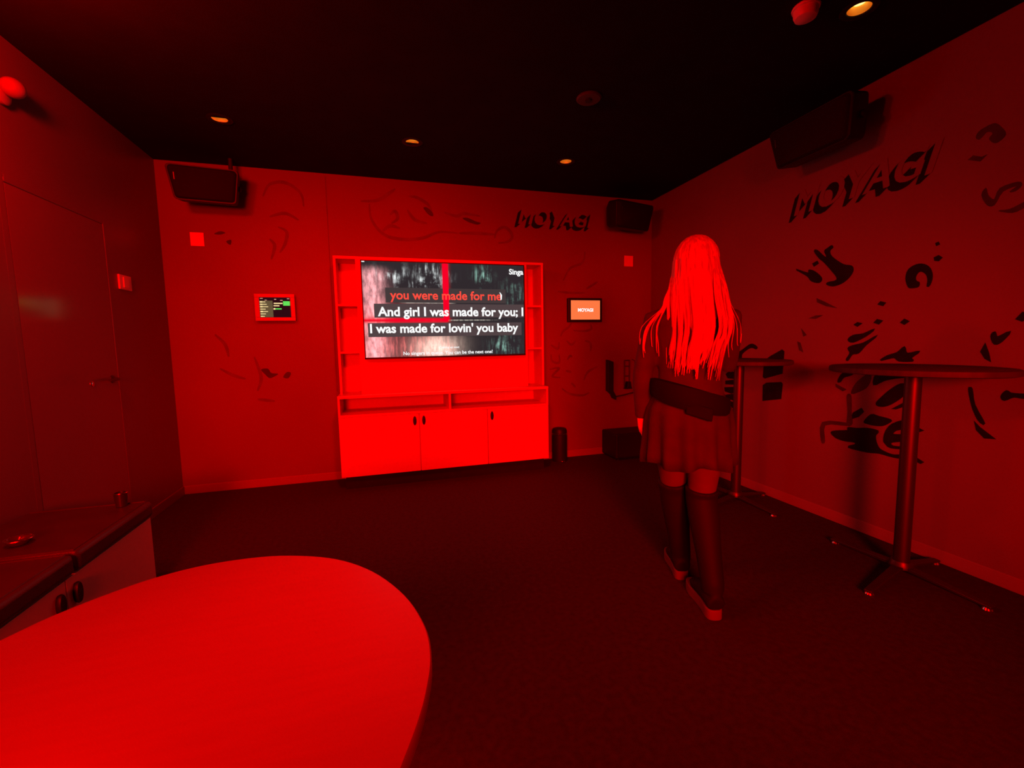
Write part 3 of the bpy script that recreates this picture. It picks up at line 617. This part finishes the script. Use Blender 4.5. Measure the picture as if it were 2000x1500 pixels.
# ------------------------------------------------------------------ bar tables by the right wall
def bar_table(label, loc):
    t = thing('bar_table', label, 'table', loc, 0, 'tall bar tables by the right wall')
    top = MB()
    def oval(k, z): return [(.304*k*math.cos(2*PI*i/56), .378*k*math.sin(2*PI*i/56), z) for i in range(56)]
    top.loft([oval(.96, 1.058), oval(.995, 1.062), oval(1.0, 1.074), oval(.995, 1.086), oval(.975, 1.090)])
    top.build('table_top', m_dkwood, t, True)
    MB().lathe([(.095, 1.050), (.095, 1.058)], n=28).build('top_plate', m_blackm, t, True)
    MB().lathe([(.035, .03), (.035, 1.051)], n=32).build('column', m_steel, t, True)
    MB().lathe([(.045, .03), (.052, .034), (.052, .05), (.042, .07)], n=28).build('collar', m_steel, t, True)
    for a, ln in ((-90, .37), (195, .40), (90, .37), (0, .28)):
        ca_, sa_ = math.cos(math.radians(a)), math.sin(math.radians(a))
        ft = MB()
        for q, (d0_, d1_) in enumerate(((.0, ln),)):
            px, py = -sa_*.024, ca_*.024
            ft.add([(px, py, .03), (-px, -py, .03), (-px, -py, .05), (px, py, .05),
                    (ca_*ln+px*.7, sa_*ln+py*.7, .016), (ca_*ln-px*.7, sa_*ln-py*.7, .016), (ca_*ln-px*.7, sa_*ln-py*.7, .028), (ca_*ln+px*.7, sa_*ln+py*.7, .028)],
                   [(0, 1, 2, 3), (4, 7, 6, 5), (0, 4, 5, 1), (1, 5, 6, 2), (2, 6, 7, 3), (3, 7, 4, 0)])
        f_ = ft.build('foot', m_steel, t, bevel=.003)
        MB().lathe([(.004, 0), (.018, 0), (.020, .006), (.014, .017), (.004, .017)], (ca_*(ln-.02), sa_*(ln-.02), 0), 16).build('glide', m_chrome, f_, True)
    return t
bar_table('tall dark bar table by the right wall, nearest the camera', (2.58, 1.56, 0))
bar_table('tall dark bar table by the right wall, farther away behind the person', (2.58, 2.70, 0))

# ------------------------------------------------------------------ round-ended table in the foreground
ft = thing('foreground_table', 'pale round-ended table filling the lower left foreground', 'table', (-.40, .50, 0))
OUT = [(-.676,.964),(-.638,1.024),(-.584,1.079),(-.516,1.130),(-.427,1.162),(-.319,1.166),(-.225,1.144),(-.126,1.092),(-.042,1.004),(.021,.887),(.052,.774),(.055,.690),(.042,.620),(.025,.566),(-.0,.506),
       (-.05,.39),(-.13,.22),(-.24,.04),(-.36,-.08),(-.52,-.12),(-.68,-.04),(-.80,.14),(-.86,.36),(-.85,.56),(-.79,.74),(-.72,.89)]
oc = [(p.x+.40, p.y-.50) for p in spline(OUT, 5)]
def inset(k, z): return [(x*(1-k), y*(1-k), z) for x, y in oc]
MB().loft([inset(.012, .712), inset(.0, .716), inset(.0, .736), inset(.006, .740)]).build('table_top', m_table, ft, True)
MB().lathe([(.16, .704), (.16, .712)], n=32).build('top_plate', m_blackm, ft, True)
MB().lathe([(.045, .02), (.045, .705)], n=32).build('column', m_blackm, ft, True)
MB().lathe([(.004, .0), (.27, .0), (.275, .006), (.26, .014), (.08, .024), (.05, .05), (.004, .05)], n=48).build('base', m_blackm, ft, True)

# ------------------------------------------------------------------ the person
m_tights = mat('sheer_dark_tights', (.10, .08, .075), .7, spec=.2, vary=.12, vscale=10)
m_skin = mat('skin', (.80, .56, .45), .5, vary=.05, vscale=12)
m_hair = mat('long_blond_hair', (.46, .36, .22), .45, vary=.35, vscale=14, stretch=(6, 6, .5), spec=.3)
m_top = mat('dark_knit_top', (.038, .035, .035), .85, bump=.35, bscale=220, vary=.2, vscale=14)
m_skirt = mat('dark_pleated_cloth', (.042, .036, .036), .85, spec=.2, bump=.3, bscale=160, vary=.2, vscale=10)
m_bag = mat('black_bag_cloth', (.006, .0055, .0055), .75, spec=.12, bump=.2, bscale=150, vary=.2)
m_boot = mat('black_boot_leather', (.010, .009, .009), .7, bump=.1, bscale=90, vary=.15, spec=.2)
m_sole = mat('pale_rubber_sole', (.13, .11, .11), .7, vary=.1)
pr = thing('person', 'person with very long pale hair walking away, in dark top, skirt and high boots', 'person', (1.345, 1.70, 0), math.radians(-39.4))
def remesh(o, vox, it=6, fac=.5):
    r = o.modifiers.new('r', 'REMESH'); r.mode = 'VOXEL'; r.voxel_size = vox
    s = o.modifiers.new('s', 'SMOOTH'); s.iterations = it; s.factor = fac
    return bake(o)
def torso(mb, k=0.0, z0=.78, z1=1.45, n=28):
    prof = [(.78, 0, .0, .150, .108), (.84, 0, -.008, .160, .118), (.90, 0, -.010, .160, .116), (.96, 0, 0, .146, .102), (1.04, 0, .006, .128, .090), (1.10, 0, .006, .126, .090),
            (1.18, .002, .002, .138, .100), (1.26, .004, -.002, .150, .104), (1.33, .006, -.004, .154, .098), (1.385, .008, -.004, .118, .078), (1.42, .010, .0, .078, .060), (1.45, .012, .004, .056, .052)]
    rings = []
    for z, cx_, cy_, rx, ry in prof:
        if z < z0-.001 or z > z1+.001: continue
        rings.append([(cx_+(rx+k)*math.cos(2*PI*i/n), cy_+(ry+k)*math.sin(2*PI*i/n), z) for i in range(n)])
    mb.loft(rings)
SH = {-1: Vector((-.152, -.004, 1.338)), 1: Vector((.156, .008, 1.338))}
EL = {-1: Vector((-.205, -.02, 1.095)), 1: Vector((.165, .15, 1.13))}
WR = {-1: Vector((-.212, .035, .875)), 1: Vector((.06, .25, 1.27))}
HIP = {-1: Vector((-.078, .01, .87)), 1: Vector((.080, -.005, .87))}
KN = {-1: Vector((-.066, .135, .50)), 1: Vector((.062, .045, .50))}
AN = {-1: Vector((-.030, .215, .13)), 1: Vector((.115, -.085, .15))}
TOE = {-1: Vector((-.085, .40, .06)), 1: Vector((.045, .085, .06))}
def arm(mb, s, k=0.0, full=True):
    a, b, c = SH[s], EL[s], WR[s]
    pts = [a+Vector((-s*.05, 0, .005)), a, a.lerp(b, .35), a.lerp(b, .75), b, b.lerp(c, .25), b.lerp(c, .65), c]
    mb.tube(pts, [.050+k, .050+k, .045+k, .039+k, .037+k, .038+k, .031+k, .025+k*.9], 16)
def hand(mb, s):
    c = WR[s]; d = (WR[s]-EL[s]).normalized()
    if s < 0: d = Vector((.10, .22, -1)).normalized(); side = Vector((0, 1, .2)).normalized()
    else: d = (d+Vector((-.1, .2, .25))).normalized(); side = Vector((-.2, -.2, 1))
    side = (side-d*side.dot(d)).normalized(); nrm = d.cross(side).normalized()
    curl = nrm if (s < 0 and nrm.x > 0) or (s > 0 and nrm.x < 0) else -nrm      # palm faces the body
    mb.tube([c-d*.02, c+d*.015, c+d*.05, c+d*.082], [.024, (.026, .019), (.038, .016), (.036, .014)] if False else [.023, .025, .026, .022], 14)
    for q in (-1, 0, 1): mb.tube([c+d*.01+side*q*.010, c+d*.05+side*q*.020, c+d*.085+side*q*.023], [.014, .015, .012], 10)
    cr = 1.0 if s < 0 else 2.2
    for q, (off, ln) in enumerate(((.031, .066), (.0105, .076), (-.0105, .071), (-.031, .055))):
        p0 = c+d*.070+side*off*.9; p1 = c+d*.088+side*off
        dd = (d+side*off*1.2).normalized(); pts = [p0, p1]; p = p1; ang = .18*cr
        for sgm, l in enumerate((.42, .32, .26)):
            v = (dd*math.cos(ang)+curl*math.sin(ang)); p = p+v*ln*l; pts.append(p); ang += .26*cr
        mb.tube(pts, [.0088, .0090, .0082, .0074, .0060], 10)
    p0 = c+d*.022+side*.020; tdir = (d*.72+side*.62+curl*.35).normalized()
    mb.tube([p0, p0+tdir*.030, p0+tdir*.052+curl*.006, p0+(tdir*.6+d*.5).normalized()*.074+curl*.012], [.013, .0115, .0098, .0075], 10)
hc = Vector((.018, .022, 1.578))
bd = MB(); torso(bd)
bd.tube([(.012, .0, 1.40), (.014, .004, 1.45), (.018, .016, 1.51)], [.056, .050, .052], 18)
bd.ell(hc+Vector((0, -.012, .018)), (.073, .088, .092), 28, 18)                     # skull
bd.ell(hc+Vector((0, .020, -.048)), (.056, .064, .062), 24, 14)                     # jaw and cheeks
bd.ell(hc+Vector((0, .060, -.092)), (.022, .020, .016), 14, 8)                      # chin
bd.tube([hc+Vector((0, .078, .014)), hc+Vector((0, .094, -.012)), hc+Vector((0, .104, -.032)), hc+Vector((0, .088, -.040))], [.008, .010, .013, .010], 10)   # nose
bd.tube([hc+Vector((-.05, .058, .026)), hc+Vector((-.022, .078, .032)), hc+Vector((.022, .078, .032)), hc+Vector((.05, .058, .026))], .010, 8)   # brow
for s in (-1, 1):
    bd.tube([hc+Vector((s*.074, -.006, .012)), hc+Vector((s*.080, -.012, -.006)), hc+Vector((s*.073, -.004, -.03))], [.010, .012, .007], 8)   # ear
    bd.ell(hc+Vector((s*.036, .054, -.022)), (.022, .022, .02), 12, 8)              # cheekbone
for z in (-.060, -.070): bd.tube([hc+Vector((-.022, .074, z)), hc+Vector((0, .084, z)), hc+Vector((.022, .074, z))], [.004, .0075, .004], 8)   # lips
for s in (-1, 1):
    arm(bd, s); hand(bd, s)
    a, b, c = HIP[s], KN[s], AN[s]
    bd.tube([a+Vector((0, 0, .03)), a, a.lerp(b, .3), a.lerp(b, .7), b, b.lerp(c, .28), b.lerp(c, .7), c], [.080, .086, .080, .062, .053, .055, .040, .034], 20)
    bd.tube([c, c+Vector((0, .0, -.035)), c.lerp(TOE[s], .4)+Vector((0, 0, -.025)), c.lerp(TOE[s], .72)+Vector((0, 0, -.008))], [.030, .028, .022, .014], 14)
for s in (-1, 1): bd.ell((s*.072, -.050, .865), (.076, .060, .075), 18, 12)
body = bd.build('body', m_skin, pr); remesh(body, .0055, 4)
for s in (-1, 1):
    ey = MB().ell(hc+Vector((s*.030, .062, .008)), (.0125, .0125, .0095), 14, 10).build('eye', m_plate, body, True)
    ey.data.materials.append(m_black)
    for p in ey.data.polygons:
        if (Vector(p.center)-hc-Vector((s*.030, .062, .008))).y > .0105: p.material_index = 1
# clothes
tp = MB(); torso(tp, .010, .90, 1.42)
for s in (-1, 1): arm(tp, s, .009)
tp.tube([(.012, .0, 1.395), (.014, .003, 1.435)], [.068, .060], 18)
topo = tp.build('long_sleeved_top', m_top, pr); remesh(topo, .009, 5)
n = 96; sk = []
for z, rx, ry, amp in ((1.0, .152, .114, .0), (.93, .186, .150, .003), (.86, .194, .166, .007), (.79, .196, .170, .011), (.72, .200, .168, .015), (.675, .202, .172, .017)):
    sk.append([((rx+amp*math.sin(i*2*PI/n*13+z*3))*math.cos(2*PI*i/n)-.004, (ry+amp*math.sin(i*2*PI/n*13+z*3))*math.sin(2*PI*i/n)+.01+(.98-z)*.06, z+(.012*math.sin(2*PI*i/n*5+1) if z < .7 else 0)) for i in range(n)])
so = MB().loft(sk, cap=False).build('skirt', m_skirt, pr, True)
sm_ = so.modifiers.new('t', 'SOLIDIFY'); sm_.thickness = .004
# waist bag: sloping belt with a wide pouch on the hip
bl = []
for i in range(40):
    a = 2*PI*i/40; x = .160*math.cos(a); y = .122*math.sin(a)-.004; z = .995-.28*x
    bl.append((x, y, z))
bg = MB(); rings = []
for i in range(41):
    x, y, z = bl[i % 40]; rad = Vector((x, y, 0)).normalized(); back = max(0, -y/.126)
    hh = .022+.030*back**.6; th_ = .012+.030*back**1.5
    rings.append([Vector((x, y, z))+rad*p_*th_+Vector((0, 0, q_*hh)) for p_, q_ in ((0, -1), (.8, -.95), (1, -.4), (1, .4), (.8, .95), (0, 1))])
bg.loft(rings, cap=False)
bag = bg.build('waist_bag', m_bag, pr, True)
MB().prism([(-.01, .93), (.095, .90), (.10, .955), (-.008, .985)], (0, -1, 0), .014, (0, -.150, 0)).build('front_pocket', m_bag, bag, bevel=.006)
# tights over the thighs
for s in (-1, 1):
    a, b = HIP[s], KN[s]
    MB().tube([a+Vector((0, 0, -.01)), a.lerp(b, .3), a.lerp(b, .7), b+Vector((0, 0, .02))], [.087, .086, .068, .060], 24).build('tights', m_tights, pr, True)
# boots
for s in (-1, 1):
    b, c, t_ = KN[s], AN[s], TOE[s]
    thigh = HIP[s].lerp(KN[s], .86)
    bt = MB()
    bt.tube([thigh, b, b.lerp(c, .25), b.lerp(c, .65), c, c+Vector((0, 0, -.03))], [.076, .071, .069, .056, .050, .050], 22)
    fd = (t_-c); fd.z = 0; fd.normalize(); g = Vector((c.x, c.y, 0))
    h0 = g-fd*.045
    bt.tube([h0+Vector((0, 0, .075)), h0+fd*.05+Vector((0, 0, .09)), h0+fd*.12+Vector((0, 0, .082)), h0+fd*.19+Vector((0, 0, .066)), h0+fd*.235+Vector((0, 0, .060))], [(.040, .038), (.046, .044), (.044, .040), (.042, .030), (.030, .020)], 18)
    bo = bt.build('boot', m_boot, pr); remesh(bo, .008, 4)
    sd_ = fd.cross(Vector((0, 0, 1)))
    poly = [(-.045, .0), (-.038, .026), (-.01, .036), (.05, .033), (.11, .038), (.17, .043), (.215, .036), (.238, .012), (.242, -.01), (.225, -.032), (.17, -.042), (.11, -.036), (.05, -.033), (-.01, -.036), (-.038, -.026)]
    poly = [(p.x, p.y) for p in spline([(a_, b_) for a_, b_ in poly], 3)]
    MB().prism(poly, (0, 0, 1), .048, g+Vector((0, 0, .001)), fd, sd_).build('sole', m_sole, bo, bevel=.005)
MB().tube([WR[-1]+Vector((.030*math.cos(a*PI/9), .030*math.sin(a*PI/9), .03+.004*math.sin(a))) for a in range(19)], .0035, 8).build('bracelet', m_chrome, pr, True)
# hair
hr = MB(); rnd = random.Random(3)
hr.ell(hc+Vector((0, -.022, .022)), (.090, .100, .103), 36, 22)
rows = []
for z, xl, xr, yb in ((1.60, -.080, .112, -.100), (1.52, -.084, .122, -.112), (1.44, -.084, .134, -.118), (1.37, -.078, .138, -.120), (1.31, -.066, .126, -.120), (1.27, -.040, .10, -.116)):
    row = []
    for i in range(25):
        t = i/24; x = xl+(xr-xl)*t; e = 1-abs(2*t-1)**3
        row.append((x, yb+.07*(1-e)+.006*math.sin(i*1.9+z*9), z))
    rows.append(row+[(x, y+.022, z) for x, y, z in reversed(row)])
hr.loft(rows)
def strand(top, path, r0, tip=.0010):
    P = spline([top]+path, 4, closed=False); k = len(P)
    rad = [r0*(1-.25*i/k) if i < k*.7 else r0*.82*(1-(i-k*.7)/(k*.3))+tip for i in range(k)]
    hr.tube(P, [(r, r*.6) for r in rad], 6)
clumps = [(u+rnd.uniform(-.015, .015), rnd.uniform(1.085, 1.165)) for u in (.02, .10, .19, .235, .33, .42, .47, .56, .64, .70, .80, .87, .96)]
for i in range(200):
    uc, zc = clumps[rnd.randrange(len(clumps))] if i >= 13 else clumps[i]
    u0 = max(0, min(1, uc+rnd.gauss(0, .028)))
    a = PI*(1.0+u0); px_, py_ = math.cos(a), math.sin(a)   # around the back half of the head
    k0 = rnd.uniform(.05, .5); c0 = hc+Vector((0, -.022, .022))
    def surf(q, ex=1.03): return c0+Vector((.090*ex*math.sin(q)*px_, .100*ex*math.sin(q)*py_, .103*ex*math.cos(q)))
    uu = uc+(u0-uc)*.55; sp = .5*(u0-uc)
    x1 = -.094+.240*u0; x2 = -.092+.262*uu; x3 = -.096+.216*(uc+(u0-uc)*.35)+rnd.gauss(0, .006)
    yb = -.130+.055*abs(2*u0-1)**3+rnd.uniform(-.006, .006)
    ze = zc+rnd.uniform(-.02, .06)
    strand(surf(k0), [surf(k0+.5), surf(1.35), surf(1.75, 1.05), Vector((x1, yb+.008, 1.44)), Vector((x2, yb, 1.30)), Vector((.45*x2+.55*x3+rnd.gauss(0, .004), yb, 1.21)), Vector((x3, yb+.004, ze))], rnd.uniform(.0045, .0078))
for (xa, xb, xc, ze, r) in ((-.118, -.182, -.198, 1.17, .0070), (-.112, -.172, -.192, 1.19, .0055), (-.108, -.137, -.140, 1.19, .0065), (-.104, -.140, -.132, 1.175, .0055), (-.12, -.205, -.212, 1.26, .0026), (-.11, -.160, -.160, 1.22, .0032), (-.114, -.178, -.196, 1.2, .004),
                            (.155, .182, .186, 1.22, .003), (.155, .172, .165, 1.20, .0042), (.15, .166, .152, 1.17, .005), (.16, .196, .198, 1.27, .0022)):
    s = -1 if xa < 0 else 1
    strand(hc+Vector((s*.05, -.07, .09)), [hc+Vector((s*.088, -.06, .02)), hc+Vector((s*.094, -.065, -.06)), Vector((xa*.90, -.08, 1.43)), Vector((xa, -.075, 1.39)), Vector((xb, -.072, 1.31)), Vector((xc, -.078, 1.23)), Vector((xc+.004, -.08, ze))], r)
hr.build('hair', m_hair, pr, True)
